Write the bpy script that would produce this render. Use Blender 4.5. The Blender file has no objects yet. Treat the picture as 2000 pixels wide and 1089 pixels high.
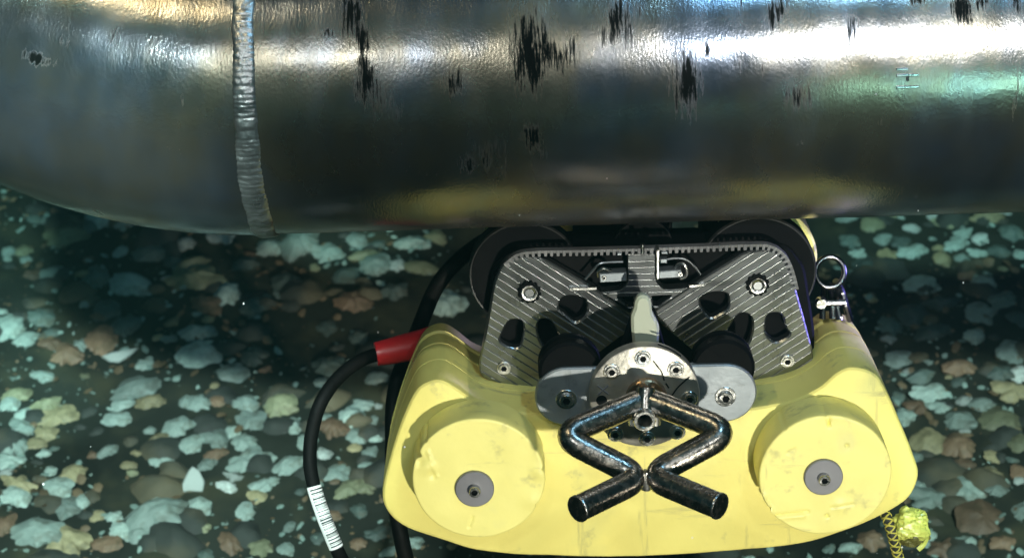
import bpy, bmesh, math, random
import numpy as np
from mathutils import Vector, Matrix, Euler, noise
from mathutils.geometry import delaunay_2d_cdt

R = math.radians
scene = bpy.context.scene
C = bpy.data.collections.new('underwater_scene'); scene.collection.children.link(C)

# ------------------------------------------------------------------ camera
CAM_H = 1.54; PITCH = 38.0; ROLL = -1.7; F = 4000.0; W2, H2 = 1000.0, 544.5
cam_d = bpy.data.cameras.new('camera'); cam = bpy.data.objects.new('camera', cam_d); C.objects.link(cam)
cam_d.lens = 72; cam_d.sensor_width = 36; cam_d.clip_start = .02; cam_d.clip_end = 200
CR = (Euler((R(90 - PITCH), 0, 0)).to_matrix() @ Euler((0, 0, R(ROLL))).to_matrix())
CP = Vector((0, 0, CAM_H))
cam.matrix_world = Matrix.Translation(CP) @ CR.to_4x4()
scene.camera = cam
cam_d.dof.use_dof = True; cam_d.dof.focus_distance = 1.58; cam_d.dof.aperture_fstop = 9.0

def ray(px, py): return CR @ Vector(((px - W2) / F, (H2 - py) / F, -1))
def ground(px, py, z=0.0):
    r = ray(px, py); t = (z - CP.z) / r.z; return CP + r * t
def camw(x, up, depth):                      # metres right / up / ahead of the camera -> world
    return CP + CR @ Vector((x, up, -depth))

# ------------------------------------------------------------------ world: dim water light
wd = bpy.data.worlds.new('World'); scene.world = wd; wd.use_nodes = True
nt = wd.node_tree; nt.nodes.clear()
sky = nt.nodes.new('ShaderNodeTexSky'); sky.sky_type = 'NISHITA'; sky.sun_disc = False
sky.sun_elevation = R(60); sky.sun_rotation = R(180)
mul = nt.nodes.new('ShaderNodeMix'); mul.data_type = 'RGBA'; mul.blend_type = 'MULTIPLY'
mul.inputs[0].default_value = 1; mul.inputs[7].default_value = (.34, .62, .55, 1)
bg = nt.nodes.new('ShaderNodeBackground'); bg.inputs[1].default_value = .012
ow = nt.nodes.new('ShaderNodeOutputWorld')
nt.links.new(sky.outputs[0], mul.inputs[6]); nt.links.new(mul.outputs[2], bg.inputs[0]); nt.links.new(bg.outputs[0], ow.inputs[0])

# ------------------------------------------------------------------ floodlights of the vehicle that films, and some added lamps
def lamp(name, pos, target, watts, color, size, spot=None):
    if spot:
        l = bpy.data.lights.new(name, 'SPOT'); l.spot_size = R(spot); l.spot_blend = .5; l.shadow_soft_size = size
    else:
        l = bpy.data.lights.new(name, 'AREA'); l.shape = 'DISK'; l.size = size
    l.energy = watts; l.color = color
    o = bpy.data.objects.new(name, l); C.objects.link(o); o.location = pos
    o.rotation_euler = (target - pos).to_track_quat('-Z', 'Y').to_euler()
    return o
TGT = camw(0, -.05, 1.7)
# low spot on the right aimed at the crawler, main lamp above the camera, two high lamps, lamps on the far seabed, added spots for seabed and pipe
lamp('flood_or_added_lamp', camw(.46, -.80, .03), camw(.115, -.155, 1.6), 138, (1, .93, .78), .025, spot=18.5)
lamp('flood_or_added_lamp', camw(.55, .33, -.10), camw(.1, -.15, 2.2), 3.4, (1, .98, .95), .06)
lamp('flood_or_added_lamp', camw(-.30, .33, -.10), camw(-.1, -.15, 2.2), 3.2, (1, 1, 1), .045)
lamp('flood_or_added_lamp', camw(-.30, .42, -.20), ground(205, 1080), 420, (.80, 1, .94), .04, spot=18.5)  # added spot, brightens the lower left seabed and spares the crawler
lamp('flood_or_added_lamp', camw(.85, .42, -.20), ground(1930, 1000), 300, (.80, 1, .92), .04, spot=17)  # added spot, brightens the lower right seabed
lamp('flood_or_added_lamp', camw(-.62, 1.05, .50), camw(-.3, .2, 1.6), 3.4, (1, .78, .45), .05)
lamp('flood_or_added_lamp', camw(.50, 1.08, .50), camw(.2, .2, 1.6), 4.6, (.35, .70, 1), .06)
lamp('flood_or_added_lamp', Vector((-.42, .54, 2.15)), Vector((-.50, 2.26, 0)), 260, (.60, 1, .92), .04, spot=20)
lamp('flood_or_added_lamp', Vector((-.80, .70, 2.25)), Vector((-.66, 2.12, 0)), 240, (.60, 1, .92), .04, spot=19)  # added spot, fills in the far left seabed below the bend
lamp('flood_or_added_lamp', Vector((.60, .54, 2.15)), Vector((.55, 2.30, 0)), 230, (.60, 1, .92), .04, spot=19)
lamp('flood_or_added_lamp', camw(.75, -.50, .10), camw(.34, .10, 1.6), 10, (.45, 1, .88), .03, spot=13)
lamp('flood_or_added_lamp', camw(1.1, .06, 1.72), camw(.232, -.030, 1.66), 70, (.30, .25, 1), .03, spot=9)
lamp('flood_or_added_lamp', camw(.55, .33, -.10), camw(.33, .27, 1.5), 62, (.97, .97, 1), .035, spot=22)  # added narrow beam, strengthens the pipe highlight but misses the crawler

scene.view_settings.view_transform = 'Standard'; scene.view_settings.look = 'None'
scene.view_settings.exposure = 0; scene.view_settings.gamma = 1
scene.cycles.use_denoising = True

# ------------------------------------------------------------------ placing helpers
def proj(p):
    q = CR.transposed() @ (p - CP)
    return W2 - F * q.x / q.z, H2 + F * q.y / q.z
TILT = -16.5
TR = Euler((R(TILT), 0, 0)).to_matrix()
TO = CP + ray(1258, 830) * 1.6               # tool origin, on the front face of the foam block
TRI = TR.transposed()
_c = TRI @ (CP - TO)
def L(px, py, d=0.0):                        # -> local point of the tool on its plane y = d
    r = TRI @ ray(px, py); t = (d - _c.y) / r.y; p = _c + r * t
    return Vector((p.x, d, p.z))
def Ls(pts, d): return [(L(x, y, d).x, L(x, y, d).z) for x, y in pts]
PX = 1.0 / 2500
def atdepth(px, py, depth): return CP + ray(px, py) * depth

# ------------------------------------------------------------------ material helpers
def mat(name, base, rough=.5, metal=0.0, var=.25, vscale=30, bump=.2, bscale=120, stretch=None, spec=.5,
        rvar=.12, base2=None, b2scale=8, b2lo=.45, b2hi=.6, coat=0, detail=6, rand=0):
    m = bpy.data.materials.new(name); m.use_nodes = True; n = m.node_tree.nodes; l = m.node_tree.links
    b = n['Principled BSDF']; tc = n.new('ShaderNodeTexCoord'); mp = n.new('ShaderNodeMapping')
    l.new(tc.outputs['Object'], mp.inputs[0])
    if stretch: mp.inputs['Scale'].default_value = stretch
    n1 = n.new('ShaderNodeTexNoise'); n1.inputs['Scale'].default_value = vscale; n1.inputs['Detail'].default_value = detail
    l.new(mp.outputs[0], n1.inputs[0])
    r1 = n.new('ShaderNodeMapRange'); r1.inputs[1].default_value = .3; r1.inputs[2].default_value = .7
    r1.inputs[3].default_value = 1 - var; r1.inputs[4].default_value = 1 + var * .6
    l.new(n1.outputs[0], r1.inputs[0])
    mx = n.new('ShaderNodeMix'); mx.data_type = 'RGBA'; mx.blend_type = 'MULTIPLY'; mx.inputs[0].default_value = 1
    mx.inputs[6].default_value = (*base, 1); l.new(r1.outputs[0], mx.inputs[7])
    out = mx.outputs[2]
    if base2:
        n3 = n.new('ShaderNodeTexNoise'); n3.inputs['Scale'].default_value = b2scale; n3.inputs['Detail'].default_value = 8
        l.new(tc.outputs['Object'], n3.inputs[0])
        r3 = n.new('ShaderNodeMapRange'); r3.inputs[1].default_value = b2lo; r3.inputs[2].default_value = b2hi
        l.new(n3.outputs[0], r3.inputs[0])
        m3 = n.new('ShaderNodeMix'); m3.data_type = 'RGBA'; l.new(r3.outputs[0], m3.inputs[0])
        l.new(out, m3.inputs[6]); m3.inputs[7].default_value = (*base2, 1); out = m3.outputs[2]
    if rand:
        oi = n.new('ShaderNodeObjectInfo'); rr = n.new('ShaderNodeMapRange'); rr.inputs[3].default_value = 1 - rand; rr.inputs[4].default_value = 1 + rand * .4
        l.new(oi.outputs['Random'], rr.inputs[0]); mr_ = n.new('ShaderNodeMix'); mr_.data_type = 'RGBA'; mr_.blend_type = 'MULTIPLY'; mr_.inputs[0].default_value = 1
        l.new(out, mr_.inputs[6]); l.new(rr.outputs[0], mr_.inputs[7]); out = mr_.outputs[2]
    l.new(out, b.inputs['Base Color'])
    r2 = n.new('ShaderNodeMapRange'); r2.inputs[1].default_value = .3; r2.inputs[2].default_value = .7
    r2.inputs[3].default_value = max(.02, rough - rvar); r2.inputs[4].default_value = min(1, rough + rvar)
    l.new(n1.outputs[0], r2.inputs[0]); l.new(r2.outputs[0], b.inputs['Roughness'])
    b.inputs['Metallic'].default_value = metal; b.inputs['Specular IOR Level'].default_value = spec
    b.inputs['Coat Weight'].default_value = coat
    n2 = n.new('ShaderNodeTexNoise'); n2.inputs['Scale'].default_value = bscale; n2.inputs['Detail'].default_value = 4
    l.new(mp.outputs[0], n2.inputs[0])
    bp = n.new('ShaderNodeBump'); bp.inputs['Strength'].default_value = bump; bp.inputs['Distance'].default_value = .002
    l.new(n2.outputs[0], bp.inputs['Height']); l.new(bp.outputs[0], b.inputs['Normal'])
    return m

M = {}
M['foam'] = mat('yellow_foam', (.86, .76, .225), .55, var=.07, vscale=14, bump=.18, bscale=90, base2=(.62, .60, .22), b2scale=9, b2lo=.62, b2hi=.8)
M['foam_disc'] = mat('yellow_foam_disc', (.87, .79, .26), .5, var=.06, vscale=25, bump=.22, bscale=60, base2=(.70, .66, .28), b2scale=18, b2lo=.62, b2hi=.78)
M['plate'] = mat('machined_aluminium', (.31, .325, .34), .29, .95, var=.12, vscale=40, bump=.03, bscale=200, rvar=.03)
M['steel'] = mat('stainless_steel', (.55, .55, .54), .28, 1, var=.3, vscale=60, bump=.2, bscale=260)
M['satin'] = mat('satin_bracket', (.30, .33, .36), .55, .75, var=.12, vscale=40, bump=.1, bscale=220)
M['flange'] = mat('flange_metal', (.42, .40, .36), .42, .7, var=.28, vscale=55, bump=.3, bscale=140, base2=(.12, .10, .08), b2scale=60, b2lo=.66, b2hi=.74)
M['tube'] = mat('handle_steel', (.36, .335, .31), .25, 1, var=.2, vscale=200, bump=.12, bscale=420, rvar=.09, base2=(.10, .09, .08), b2scale=260, b2lo=.54, b2hi=.72)
def grime(m, sc=30, lo=.70, hi=.76, col=(.10, .10, .06), amt=.75):
    n = m.node_tree.nodes; l = m.node_tree.links; b = n['Principled BSDF']; src = b.inputs['Base Color'].links[0].from_socket
    tc = n.new('ShaderNodeTexCoord'); f = None
    for st_, s_ in (((1, 1, 1), sc), ((1, 1, .12), sc * 1.6), ((.14, 1, 1), sc * 1.4)):
        mp = n.new('ShaderNodeMapping'); mp.inputs['Scale'].default_value = st_; mp.inputs['Rotation'].default_value = (0, .5 if st_[0] != st_[2] else 0, 0); l.new(tc.outputs['Object'], mp.inputs[0])
        t = n.new('ShaderNodeTexNoise'); t.inputs['Scale'].default_value = s_; t.inputs['Detail'].default_value = 9; t.inputs['Roughness'].default_value = .68; l.new(mp.outputs[0], t.inputs[0])
        r = n.new('ShaderNodeMapRange'); r.inputs[1].default_value = lo - (.02 if st_ == (1, 1, 1) else 0); r.inputs[2].default_value = hi; r.inputs[4].default_value = amt; l.new(t.outputs[0], r.inputs[0])
        if f is None: f = r.outputs[0]
        else:
            mm = n.new('ShaderNodeMath'); mm.operation = 'MAXIMUM'; l.new(f, mm.inputs[0]); l.new(r.outputs[0], mm.inputs[1]); f = mm.outputs[0]
    x = n.new('ShaderNodeMix'); x.data_type = 'RGBA'; l.new(f, x.inputs[0]); l.new(src, x.inputs[6]); x.inputs[7].default_value = (*col, 1); l.new(x.outputs[2], b.inputs['Base Color'])
grime(M['foam'], 34, .60, .70, (.22, .22, .13), .5); grime(M['foam_disc'], 42, .60, .70, (.25, .24, .13), .45); grime(M['plate'], 60, .60, .72, (.05, .05, .045), .6); grime(M['satin'], 60, .58, .70, (.08, .08, .07), .5)
M['black'] = mat('black_rubber', (.005, .005, .006), .5, spec=.08, var=.3, bump=.15)
M['blackp'] = mat('black_plastic', (.003, .003, .004), .55, spec=.04, var=.3, bump=.1)
M['cable'] = mat('black_cable', (.003, .003, .003), .6, spec=.08, var=.3, bump=.2, bscale=300)
M['shackle'] = mat('dark_shackle_steel', (.16, .16, .17), .22, 1, var=.3, bump=.15)
M['dark'] = mat('dark_hole', (.003, .003, .004), .7, bump=0, spec=.08)  # near-black puts shade into screw sockets and bore; also housing and scuffs
M['red'] = mat('red_rubber', (.55, .015, .02), .45, var=.15, bump=.15, bscale=160)
M['brass'] = mat('worn_bronze', (.50, .33, .20), .35, .9, var=.3, bump=.4, bscale=200)
M['fin'] = mat('grey_plastic', (.40, .43, .34), .5, var=.06, bump=.05)
M['washer'] = mat('grey_washer', (.20, .20, .22), .5, .4, var=.1, bump=.1)
M['white'] = mat('label_white', (.75, .76, .74), .5, var=.06, bump=.05)
M['ink'] = mat('label_ink', (.02, .02, .02), .5, var=.1, bump=0)
M['rope'] = mat('rope_yellow', (.55, .50, .08), .7, var=.3, bump=.3, bscale=400)
M['ropeb'] = mat('rope_black', (.03, .03, .025), .7, var=.3, bump=.3, bscale=400)
M['tape'] = mat('yellow_tape', (.58, .60, .13), .28, var=.12, bump=.5, bscale=120, coat=.3)
M['tape_dark'] = mat('dark_tape', (.16, .15, .04), .35, var=.5, bump=.6, bscale=150)  # darker tape colour for the lower fold
SHC = dict(p=(.33, .43, .385), w=(.50, .57, .53), t=(.34, .30, .17), b=(.20, .13, .08), o=(.25, .265, .16), d=(.09, .13, .115))
for k, c in SHC.items():
    M['sh_' + k] = mat('shell_' + k, c, .62, var=.30, vscale=2.2, bump=.35, bscale=9, detail=9, rand=.5,
                       base2=tuple(v * .45 + w_ * .3 for v, w_ in zip(c, (.12, .10, .05))), b2scale=1.8, b2lo=.50, b2hi=.66)
M['stone'] = mat('silted_stone', (.034, .040, .034), .8, var=.4, vscale=30, bump=.4, bscale=120, base2=(.10, .085, .05), b2scale=7, b2lo=.5, b2hi=.62)
M['frag'] = mat('fragment_pale', (.24, .34, .30), .6, var=.5, vscale=9, bump=.2)
M['fragb'] = mat('fragment_brown', (.14, .10, .055), .7, var=.5, vscale=9, bump=.2)
M['mud'] = mat('mud', (.022, .026, .020), .85, var=.6, vscale=5, bump=1.0, bscale=40, base2=(.050, .050, .030), b2scale=14, b2lo=.5, b2hi=.7, spec=.2)

# ------------------------------------------------------------------ mesh helpers
def obj(name, verts, faces, m, parent=None, sharp=35, mats=None, midx=None):
    me = bpy.data.meshes.new(name); me.from_pydata([tuple(v) for v in verts], [], [tuple(f) for f in faces]); me.validate(); me.update()
    for q in (mats or [m]): me.materials.append(q)
    if midx is not None and len(midx) == len(me.polygons): me.polygons.foreach_set('material_index', midx)
    bm = bmesh.new(); bm.from_mesh(me); bmesh.ops.recalc_face_normals(bm, faces=bm.faces); bm.to_mesh(me); bm.free()
    me.polygons.foreach_set('use_smooth', [True] * len(me.polygons))
    me.set_sharp_from_angle(angle=R(sharp))
    o = bpy.data.objects.new(name, me); C.objects.link(o)
    if parent: o.parent = parent
    return o
def tag(o, label=None, cat=None, group=None, kind=None):
    for k, v in (('label', label), ('category', cat), ('group', group), ('kind', kind)):
        if v: o[k] = v
    return o
def join(parts):
    V, Fc, MI = [], [], []
    for v, f, mi in parts:
        b = len(V); V += [tuple(q) for q in v]; Fc += [tuple(i + b for i in q) for q in f]; MI += [mi] * len(f)
    return V, Fc, MI
def lathe(prof, cx, cz, seg=40, cap0=True, cap1=False, ax=0.0):     # prof: (r, y)
    V, Fc = [], []
    for r, y in prof:
        for k in range(seg):
            a = 2 * math.pi * k / seg + ax; V.append((cx + r * math.cos(a), y, cz + r * math.sin(a)))
    for i in range(len(prof) - 1):
        for k in range(seg):
            k2 = (k + 1) % seg; Fc.append((i * seg + k, i * seg + k2, (i + 1) * seg + k2, (i + 1) * seg + k))
    if cap0: Fc.append(tuple(range(seg)))
    if cap1: Fc.append(tuple((len(prof) - 1) * seg + k for k in range(seg)))
    return V, Fc
def cr(pts, n=6, closed=False):                                       # Catmull-Rom
    out = []; N = len(pts); P_ = [Vector(p) for p in pts]
    rng = range(N) if closed else range(N - 1)
    for i in rng:
        if closed: a, b, c, d = P_[i - 1], P_[i], P_[(i + 1) % N], P_[(i + 2) % N]
        else: a, b, c, d = P_[max(i - 1, 0)], P_[i], P_[i + 1], P_[min(i + 2, N - 1)]
        for j in range(n):
            t = j / n
            out.append(.5 * ((2 * b) + (c - a) * t + (2 * a - 5 * b + 4 * c - d) * t * t + (3 * b - 3 * c + d - a) * t ** 3))
    if not closed: out.append(P_[-1])
    return out
def tube(path, rad, seg=16, cap=True, wob=0, closed=False):
    n = len(path); V, Fc = [], []
    T = []
    for i in range(n):
        a = path[(i - 1) % n if closed else max(i - 1, 0)]; b = path[(i + 1) % n if closed else min(i + 1, n - 1)]
        T.append((b - a).normalized())
    u = T[0].orthogonal().normalized()
    for i in range(n):
        u = (u - T[i] * u.dot(T[i])).normalized(); w = T[i].cross(u)
        r = rad(i / (n - 1)) if callable(rad) else rad
        for k in range(seg):
            a = 2 * math.pi * k / seg; rr = r
            if wob: rr *= 1 + wob * noise.noise(path[i] * 60 + Vector((math.cos(a), math.sin(a), 0)))
            V.append(path[i] + (u * math.cos(a) + w * math.sin(a)) * rr)
    for i in range(n if closed else n - 1):
        i2 = (i + 1) % n
        for k in range(seg):
            k2 = (k + 1) % seg; Fc.append((i * seg + k, i * seg + k2, i2 * seg + k2, i2 * seg + k))
    if cap and not closed:
        Fc.append(tuple(range(seg))); Fc.append(tuple((n - 1) * seg + k for k in range(seg)))
    return V, Fc
def area2(p): return .5 * sum(p[i - 1][0] * p[i][1] - p[i][0] * p[i - 1][1] for i in range(len(p)))
def inset(p, d):                                                      # inset a CCW loop by d (towards its inside)
    n = len(p); out = []
    for i in range(n):
        a, b, c = Vector(p[i - 1]), Vector(p[i]), Vector(p[(i + 1) % n])
        e1 = (b - a); e2 = (c - b)
        if e1.length < 1e-9 or e2.length < 1e-9: out.append(tuple(b)); continue
        e1.normalize(); e2.normalize()
        n1 = Vector((-e1.y, e1.x)); n2 = Vector((-e2.y, e2.x)); m_ = n1 + n2
        if m_.length < 1e-6: m_ = n1
        m_.normalize(); k = d / max(.5, m_.dot(n1)); out.append(tuple(b + m_ * k))
    return out
def inside(p, q):
    c = False
    for i in range(len(q)):
        (x1, y1), (x2, y2) = q[i - 1], q[i]
        if (y1 > p[1]) != (y2 > p[1]) and p[0] < (x2 - x1) * (p[1] - y1) / (y2 - y1) + x1: c = not c
    return c
def prism(loop, y0, y1, bev=.0006, holes=(), back=True):
    """plate in the xz plane between y0 (front) and y1, front edge bevelled, with holes"""
    loop = [tuple(q) for q in loop]
    if area2(loop) < 0: loop = loop[::-1]
    hs = []
    for h in holes:
        h = [tuple(q) for q in h]; hs.append(h[::-1] if area2(h) > 0 else h)      # clockwise: its inside is the plate's side
    V, Fc = [], []
    fronts = []
    for lp in [loop] + hs:
        ins = inset(lp, bev); n = len(lp); b = len(V)
        V += [(x, y0, z) for x, z in ins] + [(x, y0 + bev, z) for x, z in lp] + [(x, y1, z) for x, z in lp]
        for r_ in (0, 1):
            for k in range(n):
                k2 = (k + 1) % n; Fc.append((b + r_ * n + k, b + r_ * n + k2, b + (r_ + 1) * n + k2, b + (r_ + 1) * n + k))
        fronts.append((ins, lp))
    for which, y in ((0, y0), (1, y1)):
        if which and not back: break
        pts, ed = [], []
        for f in fronts:
            q = f[which]; s = len(pts); pts += [Vector(t) for t in q]; ed += [(s + i, s + (i + 1) % len(q)) for i in range(len(q))]
        vo, eo, fo, *_ = delaunay_2d_cdt(pts, ed, [], 0, 1e-7)
        b = len(V); V += [(v.x, y, v.y) for v in vo]
        for t in fo:
            c = (sum(vo[i].x for i in t) / len(t), sum(vo[i].y for i in t) / len(t))
            if inside(c, fronts[0][which]) and not any(inside(c, f[which]) for f in fronts[1:]):
                Fc.append(tuple(i + b for i in t))
    return V, Fc
def weld_obj(name, V, Fc, m, parent, sharp=35, dist=1e-5, grooves=None):
    bm = bmesh.new(); vs = [bm.verts.new(v) for v in V]
    for f in Fc:
        try: bm.faces.new([vs[i] for i in f])
        except ValueError: pass
    bmesh.ops.remove_doubles(bm, verts=bm.verts, dist=dist)
    if grooves:
        (dx, dz), t0, step, wdt, h, nmax, y0 = grooves               # lines along (dx,dz); t measured across
        nx, nz = -dz, dx
        PR = ((0, .6), (.15, .82), (.35, .98), (.55, .96), (.75, .66), (.9, .3), (1, 0))
        for k in range(nmax):
            for q, _h in PR:
                tt = t0 + k * step + q * wdt
                g = bm.verts[:] + bm.edges[:] + bm.faces[:]
                bmesh.ops.bisect_plane(bm, geom=g, dist=1e-7, plane_co=(nx * tt, 0, nz * tt), plane_no=(nx, 0, nz))
        for v in bm.verts:
            if v.co.y < y0 + 1e-5:
                t = (v.co.x * nx + v.co.z * nz - t0) / step; fr = t - math.floor(t)
                if fr > 1 - 1e-4: fr = 0.0
                fr = fr * step / wdt; s = .6 * max(0, fr - 1) / (step / wdt - 1)
                for (q0, h0), (q1, h1) in zip(PR, PR[1:]):
                    if q0 <= fr <= q1: s = h0 + (h1 - h0) * (fr - q0) / (q1 - q0)
                v.co.y -= h * s
    bmesh.ops.recalc_face_normals(bm, faces=bm.faces)
    me = bpy.data.meshes.new(name); bm.to_mesh(me); bm.free(); me.materials.append(m)
    me.polygons.foreach_set('use_smooth', [True] * len(me.polygons)); me.set_sharp_from_angle(angle=R(80 if grooves else sharp))
    o = bpy.data.objects.new(name, me); C.objects.link(o); o.parent = parent
    if grooves:
        me.polygons.foreach_set('use_smooth', [False] * len(me.polygons))
    return o
def rloop(pts, n=5): return [(v.x, v.y) for v in cr([Vector(p) for p in pts], n, True)]
def fillet(pts, r, n=5):                                              # polygon with rounded corners
    out = []; N = len(pts)
    for i in range(N):
        a, b, c = Vector(pts[i - 1]), Vector(pts[i]), Vector(pts[(i + 1) % N])
        rr = r[i] if isinstance(r, (list, tuple)) else r
        d1 = min(rr, (a - b).length * .48); d2 = min(rr, (c - b).length * .48)
        p = b + (a - b).normalized() * d1; q = b + (c - b).normalized() * d2
        if rr <= 0: out.append(tuple(b)); continue
        for j in range(n + 1):
            t = j / n; out.append(tuple(p * (1 - t) ** 2 + b * 2 * t * (1 - t) + q * t * t))
    return out

# ================================================================== SEABED
def h_ground(x, y):
    return .018 * noise.noise(Vector((x * 2.3, y * 2.3, 1))) + .010 * noise.noise(Vector((x * 9, y * 9, 4))) + .004 * noise.noise(Vector((x * 30, y * 30, 7)))
xs = sorted(set([-60, -30, -15, -8, -5, -3, -2] + [round(-1.3 + 2.6 * i / 260, 4) for i in range(261)] + [2, 3, 5, 8, 15, 30, 60]))
ys = sorted(set([-40, -15, -6, -2, 0, .6, 1] + [round(1.2 + 1.9 * i / 190, 4) for i in range(191)] + [3.4, 4, 5, 7, 10, 18, 40, 90]))
V = [(x, y, h_ground(x, y)) for y in ys for x in xs]; nx = len(xs)
Fc = [(j * nx + i, j * nx + i + 1, (j + 1) * nx + i + 1, (j + 1) * nx + i) for j in range(len(ys) - 1) for i in range(nx - 1)]
tag(obj('seabed', V, Fc, M['mud'], sharp=180), kind='structure')

# ================================================================== PIPE
RP = .1235
PC = camw(0, (H2 - 134) / F * 1.6, 1.6); PC.x = 0
WELD_X = -.190
UB = (CR @ Vector((0, math.cos(R(12)), -math.sin(R(12))))); UB.x = 0; UB.normalize()
RB = 3.0 * RP
def pipe_pt(s, a):                           # s: metres along, 0 at the weld, negative = into the bend; a: angle round
    if s >= 0:
        c = Vector((WELD_X + s, PC.y, PC.z)); t = Vector((1, 0, 0)); up = UB
    else:
        ph = min(-s / RB, R(100)); cc = Vector((WELD_X, PC.y, PC.z)) + UB * RB
        up = UB * math.cos(ph) + Vector((1, 0, 0)) * math.sin(ph); c = cc - up * RB
        t = Vector((1, 0, 0)) * math.cos(ph) - UB * math.sin(ph)
        if -s / RB > R(100): c = c - t * (-s - RB * R(100))
    w = Vector((1, 0, 0)).cross(UB)          # constant side vector (towards the camera or away)
    return c, up * math.sin(a) - w * math.cos(a) if False else (up * math.sin(a) + w * math.cos(a))
def pipe_mesh(name, s0, s1, ns, parent, m, off=0.0):
    na = 220; V, Fc, UV = [], [], []
    for i in range(ns + 1):
        s = s0 + (s1 - s0) * i / ns
        for k in range(na + 1):
            a = 2 * math.pi * k / na - math.pi; c, n_ = pipe_pt(s, a)
            dent = .0007 * noise.noise(Vector((s * 9, math.cos(a) * 1.4, math.sin(a) * 1.4))) + .00025 * noise.noise(Vector((s * 50, math.cos(a) * 7, math.sin(a) * 7)))
            V.append(c + n_ * (RP + off + dent)); UV.append((s, a * RP))
    Fc = [(i * (na + 1) + k, (i + 1) * (na + 1) + k, (i + 1) * (na + 1) + k + 1, i * (na + 1) + k + 1) for i in range(ns) for k in range(na)]
    me = bpy.data.meshes.new(name); me.from_pydata([tuple(v) for v in V], [], Fc); me.update()
    uv = me.uv_layers.new(name='surface'); li = np.empty(len(me.loops), dtype=np.int32); me.loops.foreach_get('vertex_index', li)
    uv.data.foreach_set('uv', np.array(UV, dtype=np.float32)[li].ravel())
    Vn = np.array([tuple(v) for v in V]); UVn = np.array(UV)
    crn = np.array(CR); q = (Vn - np.array(CP)) @ crn
    px = W2 - F * q[:, 0] / q[:, 2]; py = H2 + F * q[:, 1] / q[:, 2]
    at = np.zeros(len(V))
    for (sx, sy, sw, sh, st) in STAINS:
        st_c = stain_centre(sx, sy)
        if st_c is None: continue
        du = (UVn[:, 0] - st_c[0]) / (sw * 1.15 * PX); dv = (UVn[:, 1] - st_c[1]) / (sh * 1.25 * PX)
        at = np.maximum(at, st * np.exp(-(du * du + dv * dv) * .5))
    a_ = me.attributes.new('stain', 'FLOAT', 'POINT'); a_.data.foreach_set('value', at.astype(np.float32))
    me.materials.append(m); me.polygons.foreach_set('use_smooth', [True] * len(me.polygons))
    o = bpy.data.objects.new(name, me); C.objects.link(o); o.parent = parent
    return o
def stain_centre(px, py):                    # where the ray through a point of the picture meets the pipe
    best = None
    for i in range(-60, 190):
        s = i * .008
        for k in range(0, 90):
            a = -math.pi / 2 + math.pi * k / 90 if CAMSIDE > 0 else math.pi / 2 + math.pi * k / 90
            x, y = SCG[(i, k)]
            d = (x - px) ** 2 + (y - py) ** 2
            if best is None or d < best[0]: best = (d, s, a)
    a = best[2]
    if a > math.pi: a -= 2 * math.pi
    return best[1], a * RP
c0, n0 = pipe_pt(.3, 0); CAMSIDE = 1 if (CP - c0).dot(n0) > 0 else -1
SCG = {}
for i in range(-60, 190):
    for k in range(0, 90):
        a = -math.pi / 2 + math.pi * k / 90 if CAMSIDE > 0 else math.pi / 2 + math.pi * k / 90
        c_, n_ = pipe_pt(i * .008, a); SCG[(i, k)] = proj(c_ + n_ * RP)
STAINS = [(685, 30, 18, 45, 1), (703, 70, 16, 26, .9), (650, 62, 12, 7, .9), (720, 160, 16, 38, 1), (755, 205, 30, 34, .62), (885, 165, 18, 24, .9),
          (1035, 100, 34, 62, 1), (1085, 112, 44, 26, .85), (1205, 35, 24, 38, .9), (1180, 75, 16, 22, .8), (1385, 105, 7, 14, .9),
          (1345, 165, 24, 45, 1), (1345, 215, 12, 30, .7), (1040, 270, 15, 24, 1), (945, 305, 34, 26, .72), (975, 330, 15, 26, .75), (1520, 25, 11, 30, .95),
          (1655, 55, 10, 34, .85), (1555, 185, 24, 22, .8), (1880, 20, 20, 26, 1), (1985, 170, 10, 70, .6), (70, 112, 24, 9, 1), (130, 88, 10, 9, .8),
          (225, 75, 9, 18, .8), (300, 85, 8, 12, .7), (1985, 5, 12, 30, .9), (1790, 0, 20, 14, .9), (1925, 0, 14, 14, .9), (1450, 5, 9, 20, .7), (230, 60, 6, 10, .7),
          (1490, 140, 8, 16, .7), (1240, 20, 10, 18, .7), (1055, 300, 10, 16, .6), (830, 330, 40, 20, .45), (1700, 240, 60, 8, .4),
          (740, 190, 12, 30, .8), (775, 215, 10, 26, .7), (1065, 85, 12, 40, .8), (1120, 100, 10, 24, .8), (1010, 120, 9, 28, .8), (1225, 60, 7, 24, .8), (1335, 190, 9, 40, .8), (1370, 150, 8, 18, .8), (1575, 195, 9, 20, .8), (1535, 15, 8, 20, .9), (1665, 80, 6, 20, .8), (915, 320, 14, 20, .8), (960, 315, 8, 26, .8), (1600, 30, 30, 8, .4), (520, 60, 8, 16, .6), (345, 190, 6, 14, .6), (600, 140, 5, 20, .5), (860, 60, 8, 20, .5), (1440, 120, 6, 18, .7), (1760, 60, 7, 16, .6), (1840, 190, 30, 10, .4)]
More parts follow.
